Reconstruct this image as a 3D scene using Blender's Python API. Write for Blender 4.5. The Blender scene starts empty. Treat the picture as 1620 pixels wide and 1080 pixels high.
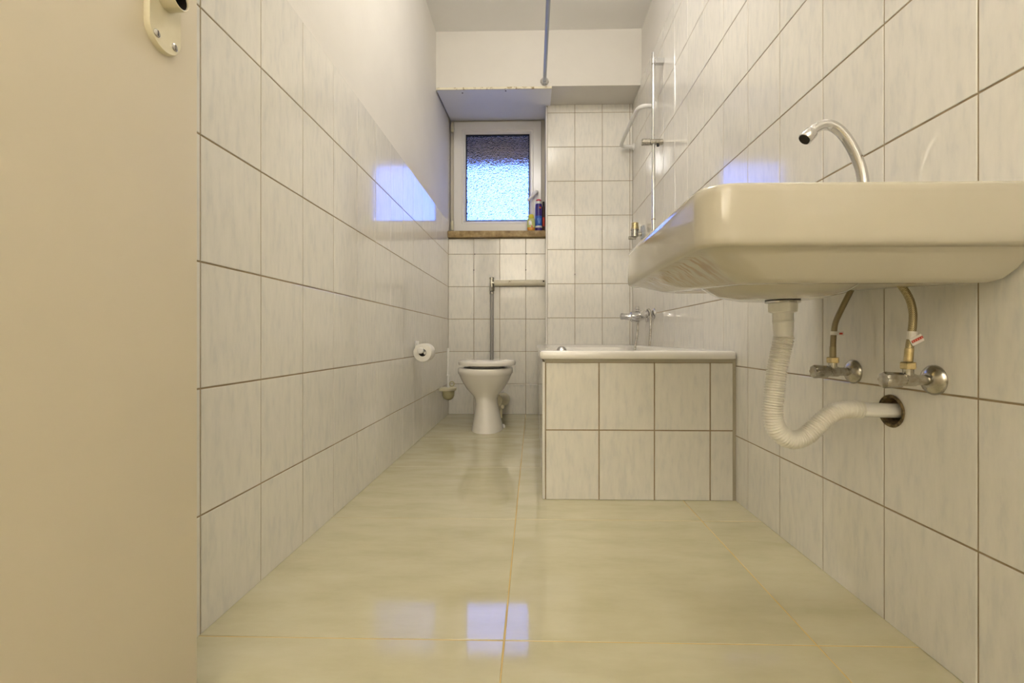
import bpy, bmesh, math, random
from mathutils import Vector, Matrix
random.seed(7)
PI = math.pi
SC = bpy.context.scene
COL = SC.collection

# ------------------------------------------------------------------ camera
cam_d = bpy.data.cameras.new('camera')
cam_d.sensor_width = 36.0
cam_d.lens = 724.5 / 1620 * 36
cam_d.shift_x = -16 / 1620
cam_d.shift_y = -4.5 / 1620
cam_d.clip_start = 0.02
cam = bpy.data.objects.new('camera', cam_d)
COL.objects.link(cam)
cam.location = (0, 0, 0.588)
cam.rotation_euler = (PI / 2, 0, math.atan(17 / 724.5))
SC.camera = cam

# ------------------------------------------------------------------ daylight, exposure
W = bpy.data.worlds.new('overcast_sky')
SC.world = W
W.use_nodes = True
bg = W.node_tree.nodes['Background']
bg.inputs['Color'].default_value = (0.135, 0.255, 0.93, 1)
bg.inputs['Strength'].default_value = 5.2
SC.view_settings.view_transform = 'Standard'
SC.view_settings.look = 'None'
SC.view_settings.exposure = 0.57
SC.view_settings.gamma = 1.0
SC.view_settings.use_curve_mapping = False
LAMP = 42.0          # ceiling globe radiance
HALL_FILL = 880.0         # added fill light, unseen, bounced off the hall ceiling behind the camera

# ------------------------------------------------------------------ materials
def mat(name, color=(.8, .8, .8), rough=.5, metal=0.0, ior=1.5, coat=0.0, **kw):
    m = bpy.data.materials.new(name)
    m.use_nodes = True
    b = m.node_tree.nodes['Principled BSDF']
    b.inputs['Base Color'].default_value = (*color, 1)
    b.inputs['Roughness'].default_value = rough
    b.inputs['Metallic'].default_value = metal
    b.inputs['IOR'].default_value = ior
    b.inputs['Coat Weight'].default_value = coat
    for k, v in kw.items():
        b.inputs[k.replace('_', ' ')].default_value = v
    return m

def N(m, kind, **props):
    n = m.node_tree.nodes.new(kind)
    for k, v in props.items():
        setattr(n, k, v)
    return n

def L(m, a, b):
    m.node_tree.links.new(a, b)

def ramp(m, fac, stops):
    r = N(m, 'ShaderNodeValToRGB')
    e = r.color_ramp.elements
    while len(e) < len(stops):
        e.new(0.5)
    for i, (p, c) in enumerate(stops):
        e[i].position = p
        e[i].color = (*c, 1)
    L(m, fac, r.inputs['Fac'])
    return r

def noisy(name, stops, scale=(3, 3, 3), detail=4, rough=.5, distort=0.0, per_object=False, bump=0.0,
          bump_scale=None, metal=0.0, ior=1.5, coat=0.0, rough_var=0.0, coords='Object'):
    m = mat(name, stops[0][1], rough, metal, ior, coat)
    bs = m.node_tree.nodes['Principled BSDF']
    tc = N(m, 'ShaderNodeTexCoord')
    src = tc.outputs[coords]
    if per_object:
        oi = N(m, 'ShaderNodeObjectInfo')
        mul = N(m, 'ShaderNodeVectorMath', operation='SCALE')
        mul.inputs[0].default_value = (37.0, 53.0, 19.0)
        L(m, oi.outputs['Random'], mul.inputs['Scale'])
        add = N(m, 'ShaderNodeVectorMath', operation='ADD')
        L(m, src, add.inputs[0]); L(m, mul.outputs[0], add.inputs[1])
        src = add.outputs[0]
    mp = N(m, 'ShaderNodeMapping')
    mp.inputs['Scale'].default_value = scale
    L(m, src, mp.inputs['Vector'])
    nz = N(m, 'ShaderNodeTexNoise')
    nz.inputs['Scale'].default_value = 1.0
    nz.inputs['Detail'].default_value = detail
    nz.inputs['Distortion'].default_value = distort
    nz.inputs['Roughness'].default_value = 0.6
    L(m, mp.outputs[0], nz.inputs['Vector'])
    r = ramp(m, nz.outputs['Fac'], stops)
    L(m, r.outputs['Color'], bs.inputs['Base Color'])
    if bump:
        n2 = N(m, 'ShaderNodeTexNoise')
        n2.inputs['Scale'].default_value = bump_scale or 20
        n2.inputs['Detail'].default_value = 3
        L(m, src, n2.inputs['Vector'])
        bp = N(m, 'ShaderNodeBump')
        bp.inputs['Strength'].default_value = bump
        bp.inputs['Distance'].default_value = 0.002
        L(m, n2.outputs['Fac'], bp.inputs['Height'])
        L(m, bp.outputs['Normal'], bs.inputs['Normal'])
    return m

M = {}
# glazed wall tile: warm white with greyish vertical streaks
M['tile'] = noisy('glazed_tile', [(.34, (.765, .745, .695)), (.47, (.825, .795, .73)), (.66, (.865, .83, .76))],
                  scale=(58, 13, 9), detail=8, rough=.07, per_object=True, ior=1.62)
M['floor_tile'] = noisy('polished_floor_tile', [(.3, (.53, .485, .31)), (.52, (.59, .545, .365)), (.72, (.63, .585, .41))],
                        scale=(4.5, 13, 4), detail=10, rough=.055, per_object=True, ior=1.6)
M['grout'] = noisy('brown_grout', [(.3, (.27, .20, .105)), (.7, (.40, .31, .19))], scale=(14, 14, 14), rough=.9)
M['floor_grout'] = noisy('ochre_grout', [(.3, (.62, .42, .13)), (.7, (.70, .53, .25))], scale=(9, 9, 9), rough=.85)
M['plaster'] = noisy('white_plaster', [(.3, (.73, .695, .635)), (.7, (.76, .725, .665))], scale=(4, 4, 4), rough=.8,
                     bump=.25, bump_scale=60)
M['ceiling'] = noisy('ceiling_paint', [(.3, (.87, .85, .81)), (.7, (.89, .87, .83))], scale=(2, 2, 2), rough=.9)
M['door'] = noisy('door_paint', [(.3, (.76, .68, .53)), (.7, (.78, .70, .55))], scale=(2, 2, 2), rough=.45)
M['plate'] = noisy('champagne_metal', [(.3, (.72, .65, .46)), (.7, (.80, .74, .56))], scale=(20, 20, 20), rough=.4)
M['ceramic'] = mat('white_ceramic', (.86, .81, .72), .09, ior=1.55, coat=.3)
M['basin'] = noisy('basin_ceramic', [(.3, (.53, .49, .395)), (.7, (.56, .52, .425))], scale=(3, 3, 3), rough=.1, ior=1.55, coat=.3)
M['toilet'] = mat('toilet_ceramic', (.87, .83, .76), .09, ior=1.55, coat=.3)
M['enamel'] = mat('tub_enamel', (.82, .79, .73), .12, ior=1.55, coat=.3)
M['chrome'] = mat('chrome', (.66, .655, .65), .09, 1.0)
M['old_chrome'] = noisy('worn_chrome', [(.35, (.36, .33, .27)), (.65, (.58, .56, .51))], scale=(60, 60, 60), rough=.25, metal=1.0)
M['brass'] = noisy('brass', [(.35, (.50, .40, .20)), (.65, (.74, .62, .36))], scale=(60, 60, 60), rough=.35, metal=1.0)
M['steel'] = mat('dull_steel_pipe', (.40, .43, .49), .4, 1.0)
M['grey_pipe'] = mat('grey_pipe', (.36, .35, .34), .4, .6)
M['paint_pipe'] = noisy('peeling_painted_pipe', [(.30, (.30, .22, .12)), (.36, (.72, .66, .50)), (.7, (.76, .70, .55))],
                        scale=(18, 18, 18), rough=.5)
M['white_plastic'] = mat('white_plastic', (.87, .85, .81), .35)
M['hose_plastic'] = mat('soft_white_plastic', (.86, .825, .74), .4)
M['cream_plastic'] = mat('cream_plastic', (.78, .72, .52), .4)
M['yellowed'] = mat('yellowed_plastic', (.55, .50, .29), .4)
M['upvc'] = mat('white_upvc', (.82, .79, .735), .22)
M['old_jamb'] = mat('aged_frame', (.60, .55, .46), .5)
M['black'] = mat('black_rubber', (.012, .012, .014), .6)
M['dark'] = mat('dark_void', (.02, .015, .01), .9)
M['rust'] = noisy('rusty_socket', [(.35, (.05, .035, .015)), (.6, (.24, .17, .08))], scale=(90, 90, 90), rough=.85)
M['paper'] = noisy('toilet_paper', [(.3, (.86, .83, .76)), (.7, (.91, .88, .81))], scale=(40, 40, 40), rough=.9)
M['sill'] = noisy('brown_stone_sill', [(.3, (.22, .14, .05)), (.55, (.40, .28, .12)), (.7, (.52, .40, .22))], scale=(25, 25, 25), rough=.5)
M['board'] = mat('white_board', (.88, .88, .90), .32)
M['board_edge'] = noisy('chipped_edge', [(.36, (.35, .26, .12)), (.48, (.80, .74, .58))], scale=(30, 30, 30), rough=.7)
M['bead'] = mat('white_trim', (.86, .83, .78), .3)
M['silicone'] = mat('old_silicone', (.50, .45, .34), .6)
M['shutter'] = noisy('brown_grey_shutter', [(.3, (.58, .40, .29)), (.7, (.68, .50, .37))], scale=(9, 9, 30), rough=.6)
M['violet'] = mat('violet_plastic', (.045, .018, .21), .3)
M['navy'] = mat('navy_label', (.025, .02, .15), .35)
M['blue'] = mat('blue_label', (.03, .12, .55), .35)
M['skyblue'] = mat('light_blue_print', (.20, .42, .80), .35)
M['red'] = mat('red_plastic', (.70, .04, .07), .35)
M['orange'] = mat('orange_print', (.82, .17, .03), .4)
M['amber'] = mat('amber_liquid', (.72, .30, .03), .25)
M['yellow'] = mat('yellow_cap', (.80, .72, .05), .35)
M['lime'] = mat('pale_yellow_label', (.62, .66, .22), .35)
M['brown'] = mat('dark_brown_plastic', (.07, .022, .015), .35)
M['tag_red'] = mat('tag_red', (.62, .05, .03), .5)
M['tag_pink'] = mat('tag_print', (.90, .52, .42), .5)
M['bristle'] = mat('bristle', (.80, .78, .70), .9)

def basin_stains():
    # brownish scuffs where the front of the basin turns under
    m = M['basin']; nt = m.node_tree; bs = nt.nodes['Principled BSDF']
    col = bs.inputs['Base Color'].links[0].from_socket
    tc = N(m, 'ShaderNodeTexCoord')
    sx = N(m, 'ShaderNodeSeparateXYZ'); L(m, tc.outputs['Object'], sx.inputs[0])
    def band(sock, a, b):
        q = N(m, 'ShaderNodeMapRange', interpolation_type='SMOOTHSTEP')
        q.inputs['From Min'].default_value = a; q.inputs['From Max'].default_value = b
        L(m, sock, q.inputs['Value']); return q.outputs[0]
    def mul(a, b):
        q = N(m, 'ShaderNodeMath', operation='MULTIPLY'); L(m, a, q.inputs[0]); L(m, b, q.inputs[1]); return q.outputs[0]
    mask = mul(mul(band(sx.outputs['X'], .345, .275), band(sx.outputs['Z'], .7235, .7205)), mul(band(sx.outputs['Y'], .70, .78), band(sx.outputs['Y'], 1.19, 1.05)))
    mp = N(m, 'ShaderNodeMapping'); mp.inputs['Scale'].default_value = (22, 95, 30); mp.inputs['Rotation'].default_value = (0, 0, .5)
    L(m, tc.outputs['Object'], mp.inputs['Vector'])
    nz = N(m, 'ShaderNodeTexNoise'); nz.inputs['Detail'].default_value = 5; nz.inputs['Scale'].default_value = 1; L(m, mp.outputs[0], nz.inputs['Vector'])
    f = mul(mask, ramp(m, nz.outputs['Fac'], [(.42, (0, 0, 0)), (.62, (.75, .75, .75))]).outputs['Color'])
    mx = N(m, 'ShaderNodeMix', data_type='RGBA')
    L(m, f, mx.inputs['Factor']); L(m, col, mx.inputs['A']); mx.inputs['B'].default_value = (.30, .19, .08, 1)
    L(m, mx.outputs['Result'], bs.inputs['Base Color'])
basin_stains()

def braid(name, c1, c2, metal=.6):
    m = mat(name, c1, .42, metal)
    tc = N(m, 'ShaderNodeTexCoord')
    bs = m.node_tree.nodes['Principled BSDF']
    v = N(m, 'ShaderNodeTexChecker')
    v.inputs['Scale'].default_value = 520
    v.inputs['Color1'].default_value = (*c1, 1); v.inputs['Color2'].default_value = (*c2, 1)
    L(m, tc.outputs['Object'], v.inputs['Vector'])
    L(m, v.outputs['Color'], bs.inputs['Base Color'])
    return m
M['braid_dark'] = braid('dark_braid', (.22, .17, .09), (.34, .28, .17))
M['braid_light'] = braid('light_braid', (.27, .22, .11), (.46, .39, .24))

def frosted():
    m = mat('patterned_glass', (.93, .98, 1.0), .10, ior=1.45)
    b = m.node_tree.nodes['Principled BSDF']
    b.inputs['Transmission Weight'].default_value = 1.0
    tc = N(m, 'ShaderNodeTexCoord')
    v = N(m, 'ShaderNodeTexVoronoi')
    v.inputs['Scale'].default_value = 95
    L(m, tc.outputs['Object'], v.inputs['Vector'])
    bp = N(m, 'ShaderNodeBump')
    bp.inputs['Strength'].default_value = 1.0
    bp.inputs['Distance'].default_value = .0075
    L(m, v.outputs['Distance'], bp.inputs['Height'])
    L(m, bp.outputs['Normal'], b.inputs['Normal'])
    return m
M['frosted'] = frosted()

def glow(name, color, strength):
    m = mat(name, color, .4)
    b = m.node_tree.nodes['Principled BSDF']
    b.inputs['Emission Color'].default_value = (*color, 1)
    b.inputs['Emission Strength'].default_value = strength
    return m
M['lamp'] = glow('opal_lamp_glass', (1.0, .965, .91), LAMP)
M['hall_fill'] = glow('added_fill_glow', (1.0, .95, .84), HALL_FILL)

# ------------------------------------------------------------------ mesh helpers
class MB:
    def __init__(self):
        self.v = []; self.f = []
    def add(self, verts, faces):
        o = len(self.v)
        self.v += [tuple(p) for p in verts]
        self.f += [tuple(i + o for i in f) for f in faces]
        return self
    def box(self, x0, x1, y0, y1, z0, z1):
        v = [(x, y, z) for x in (x0, x1) for y in (y0, y1) for z in (z0, z1)]
        return self.add(v, [(0, 1, 3, 2), (4, 6, 7, 5), (0, 4, 5, 1), (2, 3, 7, 6), (0, 2, 6, 4), (1, 5, 7, 3)])
    def loft(self, rings, close=True, cap0=True, cap1=True):
        n = len(rings[0])
        v = [p for r in rings for p in r]
        f = []
        for i in range(len(rings) - 1):
            for j in range(n if close else n - 1):
                k = (j + 1) % n
                f.append((i * n + j, i * n + k, (i + 1) * n + k, (i + 1) * n + j))
        if cap0: f.append(tuple(reversed(range(n))))
        if cap1: f.append(tuple(range((len(rings) - 1) * n, len(rings) * n)))
        return self.add(v, f)
    def lathe(self, c, axis, prof, n=24, cap=True):
        """prof: list of (distance along axis, radius)"""
        a = Vector(axis).normalized()
        u = a.orthogonal().normalized(); w = a.cross(u)
        c = Vector(c)
        rings = [[c + a * d + (u * math.cos(2 * PI * j / n) + w * math.sin(2 * PI * j / n)) * r for j in range(n)]
                 for d, r in prof]
        return self.loft(rings, True, cap, cap)
    def cyl(self, a, b, r, n=20, bev=0.0):
        a = Vector(a); b = Vector(b); d = (b - a).length
        if bev:
            return self.lathe(a, b - a, [(0, r - bev), (bev, r), (d - bev, r), (d, r - bev)], n)
        return self.lathe(a, b - a, [(0, r), (d, r)], n)
    def hexa(self, a, b, r, bev=.0015):
        return self.cyl(a, b, r, 6, bev)
    def tube(self, path, r, n=16, rad=None, cap=True):
        """path: dense list of points; rad(i, s) optional radius by arc length"""
        P = [Vector(p) for p in path]
        T = []
        for i in range(len(P)):
            T.append((P[min(i + 1, len(P) - 1)] - P[max(i - 1, 0)]).normalized())
        u = T[0].orthogonal().normalized()
        rings = []; s = 0
        for i, p in enumerate(P):
            if i:
                u = (u - T[i] * u.dot(T[i])).normalized()
                s += (p - P[i - 1]).length
            w = T[i].cross(u)
            rr = rad(s) if rad else r
            rings.append([p + (u * math.cos(2 * PI * j / n) + w * math.sin(2 * PI * j / n)) * rr for j in range(n)])
        return self.loft(rings, True, cap, cap)
    def torus(self, c, axis, R, r, n=28, k=10):
        a = Vector(axis).normalized(); u = a.orthogonal().normalized(); w = a.cross(u); c = Vector(c)
        v = []; f = []
        for i in range(n):
            t = 2 * PI * i / n; d = u * math.cos(t) + w * math.sin(t)
            for j in range(k):
                q = 2 * PI * j / k
                v.append(c + d * (R + r * math.cos(q)) + a * (r * math.sin(q)))
        for i in range(n):
            for j in range(k):
                f.append((i * k + j, ((i + 1) % n) * k + j, ((i + 1) % n) * k + (j + 1) % k, i * k + (j + 1) % k))
        return self.add(v, f)
    def mesh(self, name, m, smooth=40, bevel=0.0):
        me = bpy.data.meshes.new(name)
        me.from_pydata(self.v, [], self.f)
        bm = bmesh.new(); bm.from_mesh(me)
        if bevel:
            bmesh.ops.bevel(bm, geom=list(bm.edges), offset=bevel, segments=2, affect='EDGES', profile=.6)
        bmesh.ops.recalc_face_normals(bm, faces=list(bm.faces))
        bm.to_mesh(me); bm.free()
        me.materials.append(m)
        if smooth:
            me.shade_smooth(); me.set_sharp_from_angle(angle=math.radians(smooth))
        return me
    def build(self, name, m, parent=None, smooth=40, bevel=0.0):
        o = bpy.data.objects.new(name, self.mesh(name, m, smooth, bevel))
        COL.objects.link(o)
        if parent: o.parent = parent
        return o

def spline(pts, seg=10):
    """Catmull-Rom through pts"""
    P = [Vector(p) for p in pts]
    P = [P[0] * 2 - P[1]] + P + [P[-1] * 2 - P[-2]]
    out = []
    for i in range(1, len(P) - 2):
        for k in range(seg):
            t = k / seg
            a, b, c, d = P[i - 1], P[i], P[i + 1], P[i + 2]
            out.append(.5 * ((2 * b) + (c - a) * t + (2 * a - 5 * b + 4 * c - d) * t * t + (3 * b - a - 3 * c + d) * t ** 3))
    out.append(P[-2])
    return out

def resample(path, step):
    out = [path[0]]; acc = 0
    for a, b in zip(path, path[1:]):
        d = (b - a).length; t = step - acc
        while t <= d:
            out.append(a + (b - a) * (t / d)); t += step
        acc = (acc + d) % step if d else acc
    return out

def thing(name, label, cat, loc=(0, 0, 0), group=None):
    o = bpy.data.objects.new(name, None)
    COL.objects.link(o)
    o.empty_display_size = .05
    o.location = loc
    o['label'] = label; o['category'] = cat
    if group: o['group'] = group
    return o

def part(name, mb, m, root, parent=None, **kw):
    """link mb (built in world coordinates) as a child of root (an empty at root.location)"""
    o = mb.build(name, m, parent or root, **kw)
    if parent is None:
        o.matrix_parent_inverse = Matrix.Translation(-Vector(root.location))
    return o

def tag(o, label, cat, group=None):
    o['label'] = label; o['category'] = cat
    if group: o['group'] = group
    return o

def struct(o, label=None, cat=None):
    o['kind'] = 'structure'
    if label: o['label'] = label
    if cat: o['category'] = cat
    return o

TILE_CACHE = {}
def tile_mesh(w, h, m, thick=.008, bev=.0012):
    k = (round(w, 4), round(h, 4), m.name)
    if k not in TILE_CACHE:
        a, b = w / 2, h / 2
        rings = []
        for x, y, z in ((a, b, -thick), (a, b, -bev), (a - bev * .35, b - bev * .35, -bev * .35), (a - bev, b - bev, 0)):
            rings.append([(-x, -y, z), (x, -y, z), (x, y, z), (-x, y, z)])
        TILE_CACHE[k] = MB().loft(rings, True, True, True).mesh('tile', m, smooth=25)
    return TILE_CACHE[k]

def lay(parent, origin, u, v, us, vs, m, ju=.003, jv=.0034, skip=None, tilt=.0011):
    """rows and columns of single tiles on a plane: us and vs are the joint lines"""
    u = Vector(u); v = Vector(v); n = u.cross(v); o = Vector(origin)
    done = []
    for i in range(len(us) - 1):
        for j in range(len(vs) - 1):
            cu = (us[i] + us[i + 1]) / 2; cv = (vs[j] + vs[j + 1]) / 2
            if skip and skip(cu, cv): continue
            w = us[i + 1] - us[i] - ju; h = vs[j + 1] - vs[j] - jv
            ob = bpy.data.objects.new('tile', tile_mesh(w, h, m))
            COL.objects.link(ob)
            ob.parent = parent
            c = o + u * cu + v * cv + n * random.uniform(-.0002, .0002)
            R = Matrix((u, v, n)).transposed()
            R = R @ Matrix.Rotation(random.uniform(-tilt, tilt), 3, 'X') @ Matrix.Rotation(random.uniform(-tilt, tilt), 3, 'Y')
            ob.matrix_local = Matrix.Translation(c) @ R.to_4x4()
            done.append(ob)
    return done

def cut(ob, cutter_mb, keep_copy=True):
    """cut a real opening into a mesh (boolean evaluated now, the cutter is removed)"""
    c = cutter_mb.build('cutter', M['dark'], smooth=0)
    ob.data = ob.data.copy()
    md = ob.modifiers.new('hole', 'BOOLEAN'); md.object = c; md.operation = 'DIFFERENCE'; md.solver = 'EXACT'
    bpy.context.view_layer.update()
    dg = bpy.context.evaluated_depsgraph_get()
    me = bpy.data.meshes.new_from_object(ob.evaluated_get(dg))
    ob.modifiers.remove(md); ob.data = me
    cd = c.data
    bpy.data.objects.remove(c); bpy.data.meshes.remove(cd)

# ------------------------------------------------------------------ the room
XL, XR, YW, YC, YB, ZC = -.660, .735, 3.56, 3.39, 3.14, 2.70
YF = -3.0                    # far end of the little hall behind the camera
PITCH = .2525
ROWS = [-.0015] + [.236 + PITCH * k for k in range(9)]          # 0 .236 .4885 .741 .9935 1.246 1.4985 1.751 2.0035 2.256

floor = struct(MB().box(XL - .2, XR + .2, YF - .2, 3.95, -.12, -.0012).build('floor', M['floor_grout'], smooth=0))
lay(floor, (0, 0, 0), (1, 0, 0), (0, 1, 0), [XL - .004, -.056, .546, XR + .004], [-2.71, -2.11, -1.51, -.91, -.31, .292, .892, 1.492, 2.092, 2.692, 3.292, YW + .004],
    M['floor_tile'], .0026, .0026, tilt=.0004)
ceiling = struct(MB().box(XL - .2, XR + .2, YF - .2, 3.95, ZC, ZC + .12).build('ceiling', M['ceiling'], smooth=0))

# left wall: plaster with six rows of tile
wl = struct(MB().box(XL - .2, XL - .007, YF - .2, 3.95, 0, ZC).build('wall_left', M['plaster'], smooth=0))
gl = MB().box(XL - .006, XL - .0015, .08, YW, 0, 1.497).build('grout_bed', M['grout'], wl, smooth=0)
LJ = [.895 + .2027 * k for k in range(-4, 14)]
LJ[-1] = YW
lay(wl, (XL, 0, 0), (0, 1, 0), (0, 0, 1), LJ, ROWS[:7], M['tile'])

# right wall: tiles almost to the ceiling
wr = struct(MB().box(XR + .007, XR + .2, YF - .2, 3.95, 0, ZC).build('wall_right', M['plaster'], smooth=0))
gr = MB().box(XR + .0015, XR + .006, -.24, YC, 0, 2.345).build('grout_bed', M['grout'], wr, smooth=0)
RJ = [.7745 + .2026 * k for k in range(-5, 13)] + [YC]
RROWS = ROWS + [2.346]
rt = lay(wr, (XR, 0, 0), (0, -1, 0), (0, 0, 1), [-y for y in reversed(RJ)], RROWS, M['tile'])
HY, HZ = .9553, .4398
bpy.context.view_layer.update()
for ob in rt:
    c = ob.matrix_local.translation
    if abs(c.y - HY) < .14 and abs(c.z - HZ) < .15:
        cut(ob, MB().cyl((XR - .05, HY, HZ), (XR + .1, HY, HZ), .0305, 28))
cut(gr, MB().cyl((XR - .05, HY, HZ), (XR + .1, HY, HZ), .0305, 28))
cut(wr, MB().cyl((XR - .05, HY, HZ), (XR + .12, HY, HZ), .0305, 28))
MB().lathe((XR + .125, HY, HZ), (-1, 0, 0), [(0, .001), (.004, .030), (.1205, .030), (.1265, .0335), (.1285, .033), (.1275, .0275), (.119, .0265), (.008, .0265), (.0078, .001)], 32).build('drain_socket', M['rust'], wr)['label'] = 'rusty round drain socket in the tiled wall'

# window wall under the sill
wb = struct(MB().box(XL, .10, YW + .007, 3.95, 0, 1.37).build('wall_back', M['plaster'], smooth=0))
MB().box(XL, .10, YW + .0015, YW + .006, 0, 1.368).build('grout_bed', M['grout'], wb, smooth=0)
lay(wb, (0, YW, 0), (1, 0, 0), (0, 0, 1), [XL, -.4595, -.2575, -.0555, .099], ROWS[:6] + [1.366], M['tile'])
for x, z in ((-.4595, 1.122), (-.0545, 1.122), (-.453, 1.246), (-.049, 1.247)):
    MB().cyl((x, YW - .0008, z), (x, YW + .004, z), .0042, 10).build('screw_hole', M['dark'], wb)

# boxed-out pillar right of the window
pc = struct(MB().box(.104, XR + .2, YC + .007, 3.95, 0, 2.33).build('wall_pillar', M['plaster'], smooth=0))
MB().box(.104, XR, YC + .0015, YC + .006, 0, 2.318).build('grout_bed', M['grout'], pc, smooth=0)
lay(pc, (0, YC, 0), (1, 0, 0), (0, 0, 1), [.108, .310, .512, .714, XR], RROWS[:-1] + [2.317], M['tile'])
MB().box(.0965, .104, YC + .004, YW + .01, 0, 1.40).build('reveal_strip', M['tile'], pc, smooth=0)
MB().box(.0965, .104, YC + .004, 3.95, 1.40, 2.318).build('reveal_plaster', M['plaster'], pc, smooth=0)
for z in (1.063,):
    MB().cyl((.310, YC - .0008, z), (.310, YC + .003, z), .0035, 10).build('screw_hole', M['dark'], pc)

# beam across the top
bm_ = MB().box(.13, XR + .007, YB, 3.95, 2.316, ZC)
bm_.box(XL - .007, .13, YB, 3.95, 2.375, ZC)
bm_.box(XL - .007, .13, YB, YB + .02, 2.292, 2.375)
struct(bm_.build('beam', M['plaster'], smooth=0))

ground = struct(MB().box(-15, 15, 4.2, 40, -.6, -.5).build('ground', noisy('outdoor_ground', [(.3, (.28, .27, .25)), (.7, (.38, .37, .34))], scale=(2, 2, 2), rough=.9), smooth=0))

# hall end behind the camera
struct(MB().box(XL - .2, XR + .2, YF - .2, YF, 0, ZC).build('wall_front', M['plaster'], smooth=0))

# trim: sill, head board, corner bead
sl = struct(MB().box(XL, .1015, 3.525, 3.668, 1.3715, 1.4215).build('trim_1', M['sill'], smooth=30, bevel=.006))
sl['label'] = 'speckled brown stone window sill'
bd = MB()
zf, zb = 2.284, 2.333
bd.loft([[(XL + .003, 3.112, zf), (.129, 3.112, zf), (.129, 3.112, zf + .011), (XL + .003, 3.112, zf + .011)],
         [(XL + .003, YC, zf + .0247), (.129, YC, zf + .0247), (.129, YC, zf + .0357), (XL + .003, YC, zf + .0357)]])
bd.loft([[(XL + .003, YC, zf + .0247), (.0955, YC, zf + .0247), (.0955, YC, zf + .0357), (XL + .003, YC, zf + .0357)],
         [(XL + .003, 3.66, zb), (.0955, 3.66, zb), (.0955, 3.66, zb + .011), (XL + .003, 3.66, zb + .011)]])
hb = struct(bd.build('trim_2', M['board'], smooth=0))
hb['label'] = 'white panel lining the head of the window niche'
MB().box(XL + .003, .129, 3.106, 3.1125, zf - .001, zf + .013).build('front_edge', M['board_edge'], hb, smooth=0)['label'] = 'chipped cream edge'
def board_z(y): return zf + (y - 3.112) * (zb - zf) / (3.66 - 3.112) + .0002
for x, y, m in ((-.487, 3.16, 'dark'), (-.186, 3.135, 'dark'), (-.475, 3.36, 'white_plastic')):
    MB().cyl((x, y, board_z(y) - .0016), (x, y, board_z(y) + .003), .0055, 12).build('screw', M[m], hb)
struct(MB().box(.0945, .1078, YC - .0015, YC + .012, 0, 2.30).build('trim_3', M['bead'], smooth=30, bevel=.003))['label'] = 'white corner bead on the pillar'

# ------------------------------------------------------------------ window
def ring(x0, x1, z0, z1, prof):
    """mitred rectangular frame: prof = closed list of (inset, y)"""
    rings = []
    for i, y in prof:
        rings.append([(x0 + i, y, z0 + i), (x1 - i, y, z0 + i), (x1 - i, y, z1 - i), (x0 + i, y, z1 - i)])
    rings.append(rings[0])
    return MB().loft(rings, True, False, False)

win = struct(ring(XL, .0965, 1.4215, 2.335, [(0, 3.78), (0, 3.664), (.033, 3.664), (.036, 3.667), (.036, 3.78)]).build('window_1', M['old_jamb'], smooth=30))
win['label'] = 'single casement window with frosted glass'
sash = ring(-.633, .0675, 1.4385, 2.320, [(0, 3.72), (0, 3.650), (.003, 3.646), (.064, 3.646), (.070, 3.652), (.080, 3.652), (.095, 3.672), (.095, 3.72)]).build('sash', M['upvc'], win, smooth=30)
ring(-.6345, .069, 1.437, 2.3215, [(0, 3.70), (0, 3.6625), (.006, 3.6625), (.006, 3.70)]).build('seal', M['black'], win, smooth=0)
ring(-.5385, -.0270, 1.533, 2.2255, [(0, 3.70), (0, 3.668), (.0065, 3.672), (.0065, 3.70)]).build('gasket', M['black'], sash, smooth=0)
MB().box(-.536, -.029, 3.683, 3.689, 1.536, 2.223).build('pane', M['frosted'], sash, smooth=0)
for z in (2.235, 1.452):
    h = MB().cyl((-.641, 3.640, z), (-.641, 3.640, z + .075), .008, 12, .002)
    h.box(-.655, -.641, 3.640, 3.664, z + .008, z + .067)
    h.build('hinge', M['cream_plastic'], win)
wh = MB().box(.017, .045, 3.638, 3.647, 1.690, 1.762).build('handle', M['white_plastic'], win, smooth=30, bevel=.003)
lv = MB().cyl((.030, 3.640, 1.742), (.030, 3.600, 1.742), .0125, 14, .002)
lv.tube(spline([(.032, 3.604, 1.744), (.012, 3.600, 1.724), (-.018, 3.600, 1.694), (-.042, 3.602, 1.672)], 5), .009, 12,
        rad=lambda s: .0125 - .025 * s)
lv.build('lever', M['white_plastic'], wh)
# roller shutter outside, half lowered: the slats that show through the glass
rs = thing('roller_shutter', 'brown grey roller shutter partly lowered outside the frosted window', 'shutter', (-.28, 3.85, 2.03))
for k in range(7):
    z = 2.047 + k * .047
    part('slat', MB().loft([[(x, 3.842, z), (x, 3.834, z + .012), (x, 3.834, z + .034), (x, 3.842, z + .0455), (x, 3.850, z + .0455), (x, 3.846, z + .034), (x, 3.846, z + .012), (x, 3.850, z)]
                            for x in (-.655, .093)]), M['shutter'], rs, smooth=30)
part('bottom_rail', MB().box(-.655, .093, 3.834, 3.852, 2.034, 2.0465), M['shutter'], rs, smooth=0)

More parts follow.
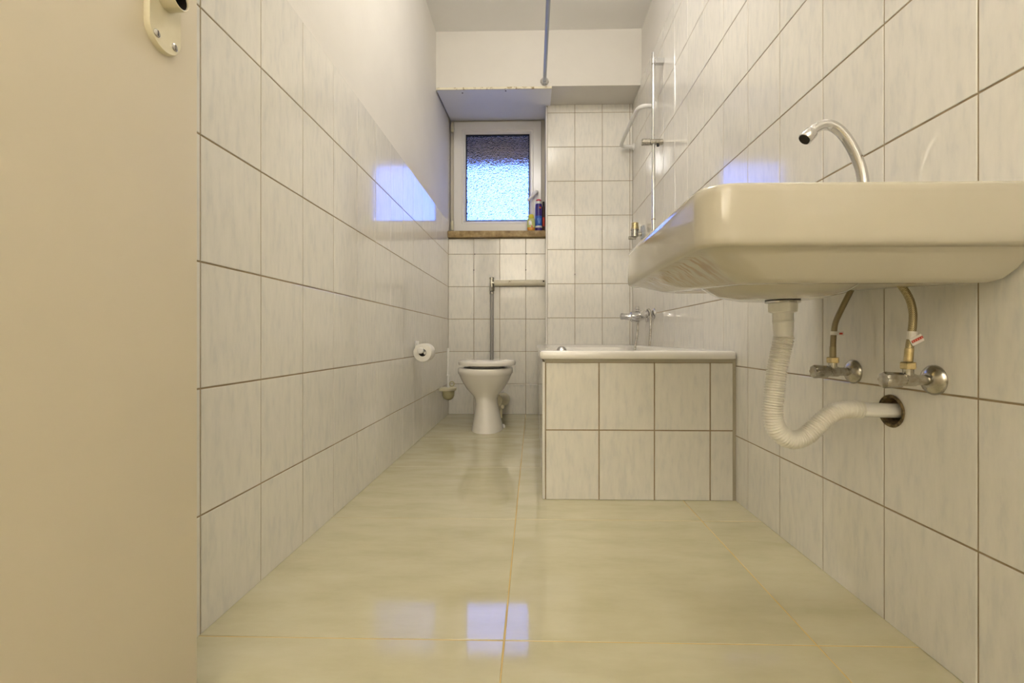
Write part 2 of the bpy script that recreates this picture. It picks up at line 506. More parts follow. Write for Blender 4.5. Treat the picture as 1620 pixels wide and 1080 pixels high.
# ------------------------------------------------------------------ bottles on the sill
ZS = 1.4217
t = thing('cleaner_bottle', 'purple cleaner bottle with a red cap on the window sill', 'bottle', (.0455, 3.60, ZS))
c = (.0455, 3.60, ZS)
part('body', MB().lathe(c, (0, 0, 1), [(0, .024), (.003, .0275), (.19, .0275), (.198, .0265), (.206, .0265), (.215, .0255), (.226, .022), (.2265, .001)], 28), M['violet'], t)
part('label', MB().lathe(c, (0, 0, 1), [(.048, .0277), (.049, .0279), (.125, .0279), (.126, .0277)], 28, cap=False), M['blue'], t)
part('label_band', MB().lathe(c, (0, 0, 1), [(.033, .0277), (.034, .0282), (.047, .0282), (.048, .0277)], 28, cap=False), M['bead'], t)['label'] = 'white band round the label'
sb = MB()
for k in range(5):
    a0 = -PI / 2 + .15 + (k - 2) * .05
    pts = []
    for s in range(6):
        a = a0 + (k - 2) * .16 * s / 5 * 1.2
        pts.append((c[0] + .0283 * math.cos(a), c[1] + .0283 * math.sin(a), ZS + .062 + .048 * s / 5 * (1 - .07 * abs(k - 2))))
    sb.tube(pts, .0016, 6)
part('sunburst_print', sb, M['skyblue'], t)
part('emblem', MB().lathe((c[0] + .011, c[1] - .0262, ZS + .188), (.35, -1, 0), [(0, .008), (.0022, .0075)], 12), M['orange'], t)
part('shoulder_band', MB().lathe(c, (0, 0, 1), [(.222, .0235), (.226, .0245), (.242, .0235), (.243, .001)], 24), M['bead'], t)['label'] = 'white shoulder under the cap'
part('cap', MB().lathe(c, (0, 0, 1), [(.243, .0205), (.245, .021), (.254, .019), (.258, .014), (.259, .001)], 24), M['red'], t)

t = thing('freshener_bottle', 'small yellow capped bottle with orange base on the window sill', 'bottle', (-.014, 3.585, ZS))
c = (-.014, 3.585, ZS)
def oval(c, z, rx, ry, n=24): return [(c[0] + rx * math.cos(2 * PI * j / n), c[1] + ry * math.sin(2 * PI * j / n), c[2] + z) for j in range(n)]
part('body', MB().loft([oval(c, z, rx, ry) for z, rx, ry in ((.034, .030, .018), (.04, .0315, .019), (.092, .0315, .019), (.103, .027, .017), (.108, .018, .014))]), M['lime'], t)
part('liquid_base', MB().loft([oval(c, z, rx, ry) for z, rx, ry in ((0, .022, .015), (.004, .0265, .017), (.022, .029, .018), (.034, .0305, .0185))]), M['amber'], t)
part('label', MB().loft([[(c[0] + x, c[1] - .0195 - dy, ZS + z) for x, z in ((-.018, .052), (.004, .050), (.006, .074), (-.004, .090), (-.02, .080))] for dy in (0, .0015)]), M['bead'], t)
part('label_print', MB().loft([[(c[0] + x, c[1] - .0213 - dy, ZS + z) for x, z in ((-.016, .06), (-.006, .062), (-.008, .078), (-.014, .076))] for dy in (0, .0008)]), M['steel'], t)
part('stopper', MB().loft([[(c[0] + x, c[1] - .0190 - dy, ZS + z) for x, z in ((.002, .030), (.012, .032), (.009, .05), (.004, .048))] for dy in (0, .0018)]), M['red'], t)['label'] = 'red print near the base'
part('cap', MB().loft([oval(c, z, rx, ry) for z, rx, ry in ((.106, .021, .015), (.109, .0235, .017), (.128, .0225, .0165), (.137, .017, .012))]), M['yellow'], t)

t = thing('brown_bottle', 'slim dark brown bottle wedged between purple bottle and pillar edge', 'bottle', (.0845, 3.615, ZS))
c = (.0845, 3.615, ZS)
part('body', MB().lathe(c, (0, 0, 1), [(0, .009), (.003, .0108), (.205, .0108), (.215, .007)], 18), M['brown'], t)
part('label', MB().lathe(c, (0, 0, 1), [(.05, .0109), (.051, .0112), (.12, .0112), (.121, .0109)], 18, cap=False), M['tag_red'], t)
part('cap', MB().lathe(c, (0, 0, 1), [(.214, .0075), (.216, .008), (.245, .0072), (.247, .001)], 16), M['black'], t)

# ------------------------------------------------------------------ bathtub and tiled surround
TX, TY = .038, 1.677
ts = MB().box(TX + .007, XR - .001, TY + .007, TY + .05, 0, .512)
ts.box(TX + .007, TX + .05, TY + .05, YC - .001, 0, .512)
ts = ts.build('bathtub_surround', M['plaster'], smooth=0)
tag(ts, 'white tiled apron wall enclosing the bathtub', 'bath surround')
g = MB().box(TX + .0015, XR - .001, TY + .0015, TY + .006, .001, .503)
g.box(TX + .0015, TX + .006, TY + .006, YC - .001, .001, .503)
g.build('grout_bed', M['grout'], ts, smooth=0)
TR = [-.0015, .254, .5015]
lay(ts, (0, TY, 0), (1, 0, 0), (0, 0, 1), [.0465, .2415, .4425, .6435, .7265], TR, M['tile'], .0042, .0042)
lay(ts, (TX, 0, 0), (0, -1, 0), (0, 0, 1), [-YC + .001] + [-(TY + .012 + .2026 * k) for k in range(8, -1, -1)], TR, M['tile'], .0035, .0035)
MB().box(TX - .003, .0445, TY - .003, TY + .012, .002, .503).build('corner_trim', M['bead'], ts, smooth=30, bevel=.0025)['label'] = 'white corner strip'
MB().box(.7235, XR - .0005, TY - .002, TY + .008, .002, .522).build('silicone_joint', M['silicone'], ts, smooth=0)['label'] = 'grey brown silicone joint'

def rrect(x0, x1, y0, y1, r, z, n=10, rw=None):
    """rounded rectangle, n points per corner; z may be a function of (x, y); rw = radius of the two corners at x1"""
    out = []
    rw = r if rw is None else rw
    for k, (r, cx, cy) in enumerate(((rw, x1 - rw, y1 - rw), (r, x0 + r, y1 - r), (r, x0 + r, y0 + r), (rw, x1 - rw, y0 + rw))):
        for i in range(n):
            a = PI / 2 * (k + (i + .5) / n)
            x, y = cx + r * math.cos(a), cy + r * math.sin(a)
            out.append((x, y, z(x, y) if callable(z) else z))
    return out

tub = thing('bathtub', 'white enamel bathtub set in the tiled surround', 'bathtub', (.38, 2.53, .14))
x0, x1, y0, y1 = .026, .7335, 1.660, 3.3885
R = []
for ins, z, r in ((.05, .5135, .012), (.005, .5135, .012), (.001, .5155, .012), (0, .519, .012), (.0005, .538, .012), (.004, .5425, .012), (.009, .544, .014),
                  (.016, .545, .022), (.048, .544, .04), (.056, .540, .05), (.062, .528, .06), (.085, .34, .10), (.11, .22, .13), (.14, .175, .15), (.19, .155, .14), (.25, .15, .09)):
    R.append(rrect(x0 + ins, x1 - ins, y0 + ins * (1.6 if ins > .06 else 1), y1 - ins * (1.4 if ins > .06 else 1), r, z))
part('tub_shell', MB().loft(R, True, False, True), M['enamel'], tub, smooth=50)
part('sealant_joint', MB().box(TX + .006, XR - .004, TY - .004, TY + .03, .5015, .5135), M['silicone'], tub, smooth=0)['label'] = 'grey brown sealant line under the rim'
ov = MB().lathe((.205, 3.268, .499), (0, -1, .12), [(0, .037), (.006, .036), (.017, .027), (.020, .012)], 24)
part('overflow_cover', ov, M['chrome'], tub)
part('drain', MB().lathe((.38, 2.90, .151), (0, 0, 1), [(0, .032), (.003, .03), (.004, .01)], 20), M['chrome'], tub)

# ------------------------------------------------------------------ toilet
t = thing('toilet', 'white floor-standing toilet with closed lid under the window', 'toilet', (-.30, 2.98, 0))
def egg(cx, cy, rx, ryf, ryb, z, n=40, p=2.25):
    out = []
    for j in range(n):
        a = 2 * PI * j / n
        cs, sn = math.cos(a), math.sin(a)
        ry = ryb if sn > 0 else ryf
        out.append((cx + rx * math.copysign(abs(cs) ** (2 / p), cs), cy + ry * math.copysign(abs(sn) ** (2 / p), sn), z))
    return out
bx = -.309
R = []
for cx, z, rx, yf, yb in ((-.296, .001, .103, 2.808, 3.13), (-.296, .02, .099, 2.812, 3.13), (-.299, .10, .083, 2.832, 3.12), (-.303, .17, .072, 2.846, 3.12),
                          (-.306, .205, .0745, 2.850, 3.13), (-.307, .225, .085, 2.846, 3.15), (bx, .265, .122, 2.826, 3.20), (bx, .31, .150, 2.802, 3.23),
                          (bx, .345, .166, 2.788, 3.25), (bx, .358, .171, 2.783, 3.255), (bx, .366, .178, 2.778, 3.26), (bx, .392, .179, 2.776, 3.26), (bx, .400, .174, 2.780, 3.255),
                          (bx, .401, .14, 2.815, 3.10), (bx, .37, .13, 2.83, 3.09), (bx, .26, .08, 2.90, 3.05), (bx, .22, .03, 2.95, 3.02)):
    cy = 3.0
    R.append(egg(cx, cy, rx, cy - yf, yb - cy, z))
bowl = part('bowl', MB().loft(R, True, True, True), M['toilet'], t, smooth=60)
R = [egg(-.302, 3.0, rx, 3.0 - yf, yb - 3.0, z) for z, rx, yf, yb in ((.4012, .105, 2.85, 3.20), (.4165, .105, 2.85, 3.20))]
part('seat', MB().loft(R), M['white_plastic'], t)
R = [egg(-.2985, 3.0, rx, 3.0 - yf, yb - 3.0, z) for z, rx, yf, yb in ((.4175, .176, 2.780, 3.235), (.4195, .1845, 2.771, 3.243), (.434, .187, 2.768, 3.245), (.443, .184, 2.771, 3.243), (.449, .172, 2.785, 3.235), (.453, .12, 2.85, 3.19), (.454, .04, 2.95, 3.06))]
part('lid', MB().loft(R), M['toilet'], t, smooth=50)
for x in (-.375, -.232):
    part('lid_hinge', MB().cyl((x - .02, 3.238, .420), (x + .02, 3.238, .420), .012, 14, .003), M['white_plastic'], t)
for x in (-.196,):
    part('bolt_cap', MB().lathe((x, 3.02, .001), (0, 0, 1), [(0, .014), (.012, .014), (.022, .009), (.024, .002)], 14), M['white_plastic'], t)
part('outlet', MB().tube(spline([(-.255, 3.10, .17), (-.235, 3.22, .16), (-.225, 3.36, .14), (-.225, 3.545, .12)], 6), .048, 20), M['cream_plastic'], t)['label'] = 'yellowed outlet pipe behind the pedestal'
part('fixing_bracket', MB().cyl((-.218, 3.06, .13), (-.200, 3.04, .135), .013, 12, .002).cyl((-.212, 3.05, .06), (-.212, 3.05, .13), .008, 10), M['cream_plastic'], t)
part('inlet_collar', MB().cyl((-.316, 3.20, .352), (-.316, 3.262, .352), .034, 20, .004), M['black'], t)

t = thing('flush_pipe', 'grey flush pipe and beige cross pipe behind the toilet', 'pipe', (-.316, 3.52, .35))
fp = [(-.316, 3.526, 1.00), (-.316, 3.526, .60), (-.316, 3.526, .42), (-.316, 3.505, .368), (-.316, 3.44, .352), (-.316, 3.27, .352)]
part('down_pipe', MB().tube(spline(fp, 8), .0135, 16), M['grey_pipe'], t)
part('valve', MB().cyl((-.317, 3.526, .973), (-.317, 3.526, 1.052), .0165, 18, .002).cyl((-.317, 3.526, 1.046), (-.317, 3.526, 1.060), .019, 18, .002)
     .cyl((-.317, 3.526, .955), (-.317, 3.526, .984), .021, 6, .002).cyl((-.317, 3.526, .93), (-.317, 3.526, .95), .0165, 18, .002)
     .cyl((-.317, 3.526, 1.016), (-.29, 3.526, 1.016), .0155, 16).cyl((-.317, 3.50, 1.02), (-.317, 3.526, 1.02), .008, 10), M['old_chrome'], t)
part('cross_pipe', MB().lathe((-.297, 3.526, 1.016), (1, 0, 0), [(0, .020), (.002, .0235), (.386, .0235), (.392, .021)], 24), M['paint_pipe'], t)['label'] = 'beige pipe with peeling paint'
part('pipe_screw', MB().cyl((.082, 3.498, 1.027), (.082, 3.506, 1.027), .006, 10), M['dark'], t)

# ------------------------------------------------------------------ toilet paper
ph = thing('paper_holder', 'white wall bracket carrying the toilet paper roll', 'holder', (XL, 2.56, .53))
part('wall_plate', MB().box(XL, XL + .010, 2.545, 2.605, .500, .575), M['white_plastic'], ph, bevel=.003)
part('spindle', MB().tube(spline([(XL + .006, 2.575, .540), (XL + .04, 2.572, .540), (-.598, 2.562, .530), (-.597, 2.53, .527), (-.597, 2.42, .5245)], 6), .0105, 14).lathe((-.597, 2.424, .5245), (0, -1, 0), [(0, .0165), (.008, .0165), (.011, .013)], 20), M['white_plastic'], ph)
part('flap_arm', MB().tube(spline([(XL + .006, 2.552, .57), (-.640, 2.50, .572), (-.630, 2.44, .566)], 5), .004, 8), M['white_plastic'], ph)
tp = thing('toilet_paper_roll', 'part-used white toilet paper roll on the left wall bracket', 'toilet paper', (-.5895, 2.43, .513))
rc = (-.5895, 2.432, .5135)
rl = []
n = 40
prof = [(0, .0205), (.0005, .0475), (.002, .0487), (.098, .0487), (.0995, .0475), (.1, .0205)]
prof.append(prof[0])
part('paper_wraps', MB().lathe(rc, (0, 1, 0), prof, n, cap=False), M['paper'], tp)
part('paper_tube', MB().lathe(rc, (0, 1, 0), [(.001, .0190), (.001, .0206), (.099, .0206), (.099, .0190), (.001, .0190)], 28, cap=False), M['dark'], tp)['label'] = 'dark hollow core'

# ------------------------------------------------------------------ toilet brush
bh = thing('brush_holder', 'cream toilet brush holder fixed low in the back left corner', 'brush holder', (XL, 3.25, .15))
bc = (-.6015, 3.25, 0)
def dshape(z, r, ext):
    pts = [(XL + .001, 3.25 + r * .9, z), (XL + .001, 3.25 - r * .9, z)]
    for i in range(15):
        a = -PI / 2 + PI * i / 14
        pts.append((bc[0] + ext + r * math.cos(a) * .95, 3.25 + r * math.sin(a), z))
    return pts
part('cup', MB().lathe((bc[0], 3.25, .150), (0, 0, 1), [(0, .004), (.003, .018), (.014, .033), (.032, .0415), (.068, .044), (.070, .041), (.034, .038), (.016, .03), (.006, .015), (.004, .001)], 28), M['yellowed'], bh)
part('shelf_plate', MB().loft([dshape(.2185, .050, .004), dshape(.221, .053, .005), (dshape(.238, .055, .006)), dshape(.2405, .052, .004)]), M['cream_plastic'], bh)
part('hook_ring', MB().torus((-.583, 3.285, .262), (0, 1, 0), .0165, .004, 20, 8), M['yellowed'], bh)
br = thing('toilet_brush', 'white long-handled toilet brush standing in the cream holder', 'brush', (bc[0], 3.25, .16))
part('handle', MB().lathe((bc[0] - .002, 3.25, .2405), (0, 0, 1), [(0, .0075), (.08, .0075), (.083, .0115), (.09, .0115), (.093, .008), (.21, .0075), (.245, .0095), (.275, .0085), (.281, .003)], 16), M['white_plastic'], br)
part('brush_head', MB().lathe((bc[0] - .002, 3.25, .162), (0, 0, 1), [(0, .012), (.008, .026), (.055, .028), (.06, .008), (.0795, .007)], 20), M['bristle'], br)

# ------------------------------------------------------------------ shower rail, grab rail, wall valve, curtain rod
t = thing('shower_rail', 'vertical chrome shower rail on the right wall above the tub', 'shower rail', (.676, 2.59, 1.24))
part('bar', MB().cyl((.676, 2.585, 1.075), (.676, 2.585, 2.192), .0092, 18, .002), M['chrome'], t)
for z in (2.127, 1.10):
    part('wall_bracket', MB().box(.682, XR - .0005, 2.571, 2.599, z, z + .028).cyl((.676, 2.585, z - .002), (.676, 2.585, z + .03), .0125, 16, .002), M['chrome'], t, smooth=30, bevel=0)
part('collar', MB().cyl((.676, 2.585, 1.253), (.676, 2.585, 1.260), .0115, 16, .001), M['old_chrome'], t)
s = part('slider', MB().cyl((.610, 2.585, 1.690), (.657, 2.585, 1.690), .0185, 20, .003).cyl((.655, 2.585, 1.690), (.728, 2.585, 1.690), .0165, 20, .003), M['old_chrome'], t)
part('knob', MB().cyl((.699, 2.578, 1.662), (.699, 2.578, 1.676), .0075, 14, .002), M['black'], t, s).matrix_parent_inverse = Matrix()
t = thing('grab_rail', 'cream rail bent out of the right tiled wall above the tub', 'rail', (XR, 3.05, 1.98))
gp = [(XR, 2.765, 1.981), (.690, 2.760, 1.981), (.655, 2.768, 1.981), (.637, 2.80, 1.981), (.633, 2.86, 1.981), (.632, 3.05, 1.982), (.633, 3.26, 1.982), (.639, 3.315, 1.982), (.660, 3.340, 1.982), (.695, 3.345, 1.982), (XR, 3.345, 1.982)]
part('bar', MB().tube(spline(gp, 6), .0128, 16), M['white_plastic'], t)
for y in (2.765, 3.345):
    part('flange', MB().lathe((XR - .0005, y, 1.982), (-1, 0, 0), [(0, .026), (.004, .026), (.010, .018), (.011, .013)], 20), M['white_plastic'], t)

t = thing('wall_valve', 'old brass and chrome shut-off valve on the right wall over the tub', 'valve', (XR, 3.08, 1.30))
part('flange', MB().box(XR - .008, XR - .0005, 3.055, 3.115, 1.258, 1.340), M['steel'], t, bevel=.002)
part('body', MB().cyl((XR - .006, 3.085, 1.288), (.665, 3.085, 1.288), .015, 16, .002).cyl((.682, 3.085, 1.268), (.682, 3.085, 1.318), .0235, 20, .003).cyl((.682, 3.085, 1.312), (.682, 3.085, 1.320), .027, 20, .001), M['old_chrome'], t)
part('brass_cap', MB().lathe((.684, 3.085, 1.319), (0, 0, 1), [(0, .026), (.012, .0245), (.035, .0215), (.043, .0225), (.045, .019)], 20), M['brass'], t)
part('stub', MB().cyl((.690, 3.085, 1.262), (.641, 3.085, 1.262), .0115, 16, .002), M['old_chrome'], t)

t = thing('curtain_rod', 'grey steel shower curtain rod fixed to the plaster beam', 'curtain rod', (.08, YB, 2.35))
rp = [(.080, YB - .004, 2.350), (.080, 2.6, 2.350), (.080, 2.0, 2.350), (.080, 1.82, 2.350), (.090, 1.745, 2.350), (.115, 1.705, 2.350), (.19, 1.69, 2.350), (.45, 1.69, 2.350), (.742, 1.69, 2.350)]
part('rod', MB().tube(spline(rp, 8), .0118, 16), M['steel'], t)
part('flange', MB().lathe((.080, YB - .0003, 2.347), (0, -1, 0), [(0, .029), (.004, .029), (.008, .024), (.014, .019), (.022, .017)], 24), M['chrome'], t)
part('flange', MB().lathe((XR + .006, 1.69, 2.350), (-1, 0, 0), [(0, .029), (.004, .029), (.014, .019), (.022, .017)], 24), M['chrome'], t)

# ------------------------------------------------------------------ bath mixer and shower hose
t = thing('bath_mixer', 'chrome single-lever bath mixer on the right wall above the tub', 'faucet', (XR, 2.87, .73))
my, mz = 2.87, .728
part('body', MB().cyl((.672, my - .085, mz + .012), (.672, my + .085, mz + .012), .0195, 20, .003).lathe((.672, my, mz), (-1, 0, -.06), [(-.02, .020), (0, .029), (.012, .033), (.060, .032), (.066, .026)], 24), M['chrome'], t)
part('lever', MB().lathe((.607, my, mz - .004), (-1, 0, .04), [(0, .024), (.012, .021), (.040, .0185), (.050, .021), (.058, .0205), (.062, .015)], 18), M['chrome'], t)
part('diverter_knob', MB().cyl((.652, my, mz + .025), (.652, my, mz + .043), .007, 12).cyl((.652, my, mz + .040), (.652, my, mz + .062), .0145, 16, .003), M['chrome'], t)
for y in (my - .075, my + .075):
    part('wall_union', MB().cyl((.672, y, mz + .012), (XR - .003, y, mz + .012), .0125, 16).cyl((.688, y, mz + .012), (.706, y, mz + .012), .0185, 6, .002).lathe((XR - .0005, y, mz + .012), (-1, 0, 0), [(0, .0345), (.004, .034), (.012, .024), (.015, .014)], 24), M['chrome'], t)
part('spout', MB().cyl((.655, my, mz - .018), (.655, my, mz - .042), .0125, 16, .002), M['chrome'], t)
t = thing('shower_hose', 'ribbed metal shower hose hanging from the bath mixer into the tub', 'hose', (.655, 2.87, .66))
hp = [(.655, my, mz - .040), (.653, 2.868, .66), (.646, 2.86, .60), (.634, 2.85, .545), (.615, 2.80, .42), (.59, 2.68, .25), (.585, 2.52, .172), (.56, 2.42, .168), (.59, 2.36, .168), (.628, 2.46, .19), (.660, 2.62, .30), (.690, 2.735, .46), (.7015, 2.765, .55), (.708, 2.770, .66), (.707, 2.772, .735), (.703, 2.785, .760), (.701, 2.80, .765), (.700, 2.815, .762), (.700, 2.826, .745), (.701, 2.828, .715)]
pa = resample(spline(hp, 12), .0016)
part('hose', MB().tube(pa, .0068, 12, rad=lambda s: .0062 + .0008 * math.sin(s / .0064 * 2 * PI)), M['old_chrome'], t, smooth=70)
part('end_nut', MB().cyl((.701, 2.828, .718), (.7015, 2.828, .690), .0095, 14, .002), M['chrome'], t)

# ------------------------------------------------------------------ washbasin
t = thing('washbasin', 'large white ceramic washbasin mounted on the right tiled wall', 'washbasin', (XR, .945, .67))
X0, X1, Y0, Y1 = .2465, XR - .0008, .667, 1.228
def brect(ins, z, r, fx=1.0, wx=0.0):
    return rrect(X0 + ins * fx, X1 - wx, Y0 + ins, Y1 - ins, r, z, 12, .008)
def sag(zn, zfar):
    def f(x, y):
        w = min(1, max(0, (1.12 - y) / .40))
        return zfar + (zn - zfar) * w
    return f
def lobe(cx, cy, rx, ry, z):
    out = []
    for k in range(4):
        for i in range(12):
            a = PI / 2 * (k + (i + .5) / 12)
            out.append((cx + rx * math.cos(a), cy + ry * math.sin(a), z))
    return out
R = [lobe(.5165, .96, .022, .022, .690), lobe(.51, .96, .06, .07, .692), lobe(.495, .95, .12, .16, .705)]
R += [rrect(X0 + .055, X1 - .135, Y0 + .06, Y1 - .06, .09, .735, 12), rrect(X0 + .034, X1 - .118, Y0 + .036, Y1 - .036, .07, .79, 12),
      rrect(X0 + .027, X1 - .112, Y0 + .028, Y1 - .028, .06, .810, 12), rrect(X0 + .020, X1 - .105, Y0 + .021, Y1 - .021, .055, .8155, 12)]
R += [brect(.011, .816, .045), brect(.004, .8135, .045), brect(.0005, .808, .045), brect(0, .800, .045), brect(-.001, .736, .042), brect(0, .728, .042), brect(.002, .7243, .042), brect(.006, .7225, .042),
      brect(.013, sag(.7215, .722), .04, 1.5, .001), brect(.019, sag(.713, .718), .04, 1.7, .002), brect(.033, sag(.694, .711), .045, 1.7, .006), brect(.044, sag(.680, .705), .045, 1.7, .016),
      brect(.050, sag(.6745, .703), .045, 1.7, .030), brect(.057, sag(.673, .7025), .045, 1.7, .05), brect(.066, sag(.678, .704), .04, 1.6, .065),
      brect(.080, sag(.70, .706), .04, 1.5, .09)]
R += [lobe(.500, .958, .150, .165, .7045), lobe(.503, .958, .132, .150, .690), lobe(.506, .958, .112, .125, .677), lobe(.51, .96, .080, .09, .6695), lobe(.5165, .96, .045, .045, .6672), lobe(.5165, .96, .022, .022, .667)]
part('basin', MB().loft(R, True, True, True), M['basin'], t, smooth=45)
part('overflow_hole', MB().cyl((X0 + .0405, .945, .785), (X0 + .037, .945, .785), .009, 16), M['dark'], t)

t = thing('basin_faucet', 'chrome swan-neck faucet on the washbasin deck', 'faucet', (.69, .96, .816))
part('base', MB().lathe((.684, .96, .8155), (0, 0, 1), [(0, .026), (.005, .026), (.008, .022), (.045, .021), (.05, .0125)], 24), M['chrome'], t)
part('lever', MB().cyl((.684, .962, .842), (.684, 1.02, .852), .006, 12, .002), M['chrome'], t)
sp = [(.6835, .96, .855), (.6815, .96, .90), (.6772, .96, .9306), (.6690, .96, .957), (.6560, .96, .985), (.6370, .96, 1.0125), (.6170, .96, 1.0270), (.598, .96, 1.0285), (.5825, .96, 1.0215), (.573, .96, 1.011)]
part('spout', MB().tube(spline(sp, 8), .0105, 20), M['chrome'], t, smooth=60)
part('aerator', MB().lathe((.5765, .96, 1.0150), (-.70, 0, -.72), [(0, .0125), (.002, .0138), (.020, .0142), (.022, .013)], 20), M['chrome'], t)
part('aerator_screen', MB().lathe((.5607, .96, .9990), (-.70, 0, -.72), [(0, .0115), (.0008, .0115)], 18), M['dark'], t)

# ------------------------------------------------------------------ drain trap
t = thing('drain_trap', 'white corrugated plastic drain hose from the basin to the wall', 'drain pipe', (.5165, .96, .667))
part('flange', MB().lathe((.5165, .96, .6650), (0, 0, -1), [(0, .033), (.0035, .033), (.005, .029)], 28), M['chrome'], t)
part('gasket', MB().lathe((.5165, .96, .6671), (0, 0, -1), [(0, .0325), (.0021, .0330)], 28), M['black'], t)
part('coupling_nut', MB().lathe((.5165, .96, .6602), (0, 0, -1), [(0, .0275), (.010, .0275), (.017, .0262), (.019, .020)], 24), M['white_plastic'], t)
part('tail_pipe', MB().lathe((.517, .96, .6435), (.02, 0, -1), [(0, .0195), (.018, .0195), (.0185, .0202), (.021, .0202), (.0215, .0193), (.038, .019), (.052, .0175)], 24), M['white_plastic'], t)
hp = [(.5180, .96, .602), (.5188, .96, .590), (.5146, .96, .571), (.5075, .96, .5376), (.5023, .96, .5023), (.4989, .96, .467), (.4963, .96, .4355), (.5010, .96, .4080), (.5146, .96, .3885), (.5353, .96, .3795), (.5596, .96, .3848), (.5822, .9595, .4035), (.6028, .959, .4235), (.6272, .958, .4388), (.658, .957, .4431), (.676, .9565, .4425)]
pa = resample(spline(hp, 14), .0007)
part('corrugated_hose', MB().tube(pa, .0185, 22, rad=lambda s: ((.0180 - .0016 * min(1, max(0, (s - .22) / .10))) + .0021 * math.sin(s / .0052 * 2 * PI)) if s > .010 else .0172), M['hose_plastic'], t, smooth=70)
part('wall_end', MB().tube([(.674, .9565, .4425), (.69, .9563, .442), (.72, .956, .441), (.80, .9553, .4398)], .0148, 22), M['white_plastic'], t)

# ------------------------------------------------------------------ angle valves and supply hoses
def angle_valve(y, z, label):
    t = thing('angle_valve', label, 'valve', (XR, y, z), 'angle valves under the washbasin')
    part('flange', MB().lathe((XR - .0005, y, z), (-1, 0, 0), [(0, .0275), (.003, .0275), (.008, .024), (.014, .015), (.0155, .0105)], 28), M['old_chrome'], t, smooth=60)
    part('body', MB().cyl((XR - .012, y, z), (.680, y, z), .0095, 18, .001).cyl((.700, y, z), (.676, y, z), .0115, 18, .002).cyl((.687, y, z), (.687, y, z + .022), .0085, 14), M['old_chrome'], t)
    k = MB()
    n = 24
    prof = [(-.003, .0105), (.001, .0128), (.030, .0144), (.034, .0134), (.035, .010)]
    rings = []
    for d, r in prof:
        rings.append([(.676 - d, y + r * (1 + .07 * math.cos(8 * 2 * PI * j / 48)) * math.cos(2 * PI * j / 48), z + r * (1 + .07 * math.cos(8 * 2 * PI * j / 48)) * math.sin(2 * PI * j / 48)) for j in range(48)])
    part('knob', k.loft(rings), M['old_chrome'], t)
    part('union_nut', MB().hexa((.687, y, z + .020), (.687, y, z + .033), .0128), M['brass'], t)
    return t
angle_valve(1.0655, .5125, 'chrome angle valve with the darker braided hose')
angle_valve(.8548, .5123, 'chrome angle valve with the paper-tagged hose')

t = thing('supply_hose', 'dark braided supply hose rising behind the drain trap', 'hose', (.687, 1.0655, .545), 'braided hoses under the washbasin')
hp = [(.687, 1.0655, .552), (.6872, 1.065, .575), (.6885, 1.064, .602), (.6920, 1.062, .628), (.7050, 1.055, .666), (.7150, 1.04, .705), (.7030, .99, .745), (.690, .968, .79)]
part('hose', MB().tube(spline(hp, 10), .0060, 14), M['braid_dark'], t)
part('ferrule', MB().cyl((.687, 1.0655, .5455), (.687, 1.0655, .570), .0068, 14, .001), M['braid_light'], t)
part('paper_tag', MB().cyl((.6880, 1.064, .596), (.6885, 1.064, .6045), .0073, 14).box(.694, .7085, 1.061, 1.0618, .595, .605), M['bead'], t, smooth=0)['label'] = 'small white paper tag'
part('tag_print', MB().box(.6985, .7055, 1.0598, 1.0609, .5975, .6015), M['tag_red'], t, smooth=0)

t = thing('supply_hose', 'light braided supply hose with a red printed paper tag', 'hose', (.687, .8548, .545), 'braided hoses under the washbasin')
hp = [(.687, .8548, .552), (.6895, .8546, .575), (.692, .8546, .592), (.6946, .8546, .612), (.6953, .855, .637), (.6905, .858, .664), (.678, .864, .690), (.665, .885, .72), (.668, .93, .76), (.678, .952, .79)]
part('hose', MB().tube(spline(hp, 10), .0064, 14), M['braid_light'], t)
part('ferrule', MB().cyl((.687, .8548, .5455), (.689, .8547, .571), .0071, 14, .001), M['brass'], t)
# little paper flag wrapped round the hose, tilted up to the right
A = Matrix.Translation((.6965, .8468, .5865)) @ Matrix.Rotation(math.radians(-27), 4, 'Y')
def flag(x0, x1, z0, z1, y0, y1):
    m = MB().box(x0, x1, y0, y1, z0, z1)
    m.v = [tuple(A @ Vector(p)) for p in m.v]
    return m
fl = flag(-.0125, .0105, -.0072, .0068, -.0005, .0005)
fl.cyl((.6925, .8546, .586), (.694, .8546, .601), .0078, 14)
part('paper_tag', fl, M['bead'], t, smooth=0)['label'] = 'tilted white paper tag'
part('tag_print', flag(-.0112, .0105, -.0022, .0024, -.0012, -.0004), M['tag_red'], t, smooth=0)['label'] = 'red printed strip'
lt = MB()
for k in range(5):
    x = -.0088 + k * .0042
    for dx0, dx1, dz0, dz1 in ((-.0012, -.0004, -.0014, .0014), (-.0012, .0011, .0007, .0014), (-.0012, .0011, -.0014, -.0007)):
        q = flag(x + dx0, x + dx1, dz0, dz1, -.0017, -.0010)
        lt.add(q.v, q.f)
part('tag_lettering', lt, M['tag_pink'], t, smooth=0)

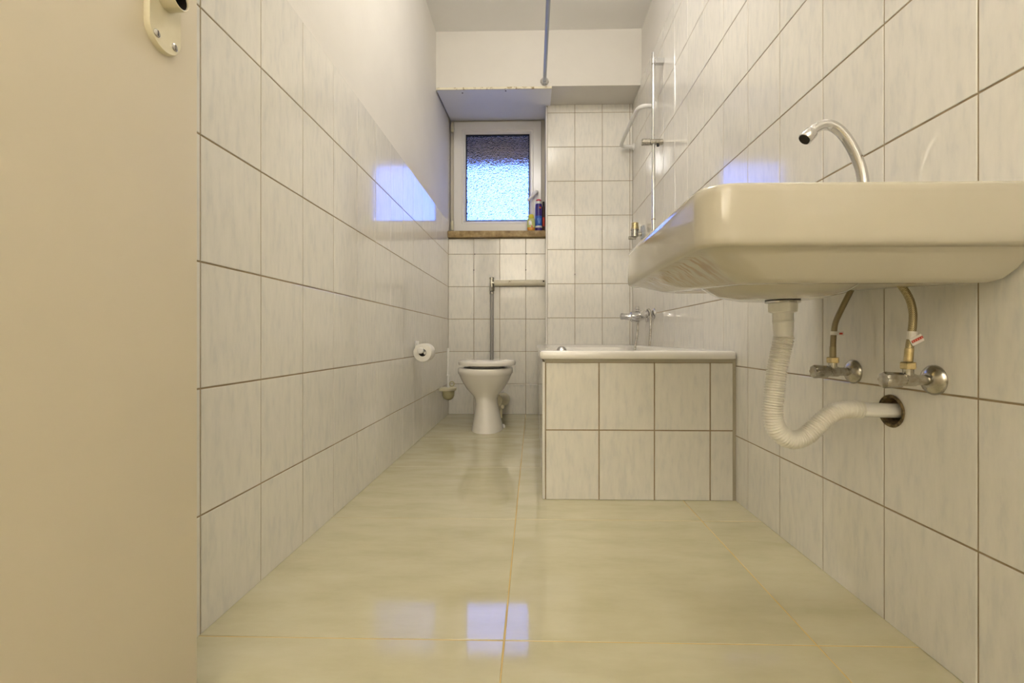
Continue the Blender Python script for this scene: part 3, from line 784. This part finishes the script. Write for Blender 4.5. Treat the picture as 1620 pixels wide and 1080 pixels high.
# ------------------------------------------------------------------ door leaf, opened flat along the left
dr = struct(MB().box(-.570, -.530, -.15, .711, .008, 2.02).build('door_1', M['door'], smooth=30, bevel=.0015))
dr['label'] = 'cream painted door standing open along the left wall'
PY = .6405
def stadium(w, z0, z1, x, n=14):
    r = w / 2; pts = []
    for i in range(n + 1):
        a = PI + PI * i / n
        pts.append((x, PY + r * math.cos(a), z0 + r + r * math.sin(a) * 1.0))
    for i in range(n + 1):
        a = PI * i / n
        pts.append((x, PY + r * math.cos(a), z1 - r + r * math.sin(a)))
    return pts
lp = MB().loft([stadium(.059, .995, 1.225, -.5305), stadium(.059, .995, 1.225, -.5255), stadium(.0555, .9965, 1.2235, -.5225)]).build('lock_plate', M['plate'], dr, smooth=35)
lp['label'] = 'cream coloured oblong lock plate without a handle'
for y, z in ((.6245, 1.0125), (.6560, 1.0125), (.6245, 1.208), (.6560, 1.208)):
    MB().box(-.5212, -.52055, y - .0006, y + .0006, z - .0036, z + .0036).build('screw_slot', M['dark'], lp, smooth=0)
    sc = MB().lathe((-.5227, y, z), (1, 0, 0), [(0, .0056), (.0010, .0053), (.0020, .0036), (.0021, .0005)], 14).build('screw', M['old_chrome'], lp)
MB().lathe((-.5227, PY, 1.0715), (1, 0, 0), [(0, .0165), (.010, .0160), (.022, .0155), (.0225, .0147), (.022, .0137), (.002, .0135), (.0018, .001)], 24).build('handle_socket', M['plate'], lp)
MB().lathe((-.5206, PY, 1.0715), (1, 0, 0), [(0, .0133), (.0180, .0134), (.0180, .0131), (.001, .0129), (.0009, .001)], 20).build('socket_dark_sleeve', M['dark'], lp)  # dark sleeve: shade inside the hollow socket put into the colour
MB().box(-.5226, -.5215, PY - .003, PY + .003, 1.135, 1.155).build('keyhole', M['dark'], lp, smooth=0)

# ------------------------------------------------------------------ lamps (out of frame; the first mirrored in the tiles, the second added fill)
def globe(name, label, loc, r, m):
    t = thing(name, label, 'lamp', loc)
    x, y, z = loc
    part('shade', MB().lathe((x, y, z - 2 * r - .02), (0, 0, 1), [(r - r * math.cos(PI * i / 16), max(.001, r * math.sin(PI * i / 16))) for i in range(16)], 32), M[m], t, smooth=80)
    part('base', MB().lathe((x, y, z - .0005), (0, 0, -1), [(0, .06), (.02, .06), (.045, .048), (.06, .04)], 28), M['white_plastic'], t)
globe('ceiling_lamp', 'round opal glass globe lamp on the bathroom ceiling', (.05, 1.55, ZC), .10, 'lamp')
t = thing('fill_uplighter', 'added unseen fill light behind the camera, shaped as an uplighter', 'lamp', (-.25, -2.2, 0))
part('base', MB().lathe((-.25, -2.2, 0), (0, 0, 1), [(0, .14), (.012, .14), (.02, .12), (.024, .02)], 28), M['white_plastic'], t)
part('pole', MB().cyl((-.25, -2.2, .02), (-.25, -2.2, 1.26), .011, 14), M['white_plastic'], t)
part('shade', MB().lathe((-.25, -2.2, 1.25), (0, 0, 1), [(0, .02), (.01, .06), (.06, .14), (.12, .17), (.12, .165), (.062, .134), (.014, .055), (.012, .001)], 32), M['white_plastic'], t)
part('bulb', MB().lathe((-.25, -2.2, 1.29), (0, 0, 1), [(0, .04), (.006, .075), (.03, .085), (.04, .07), (.044, .002)], 24), M['hall_fill'], t)
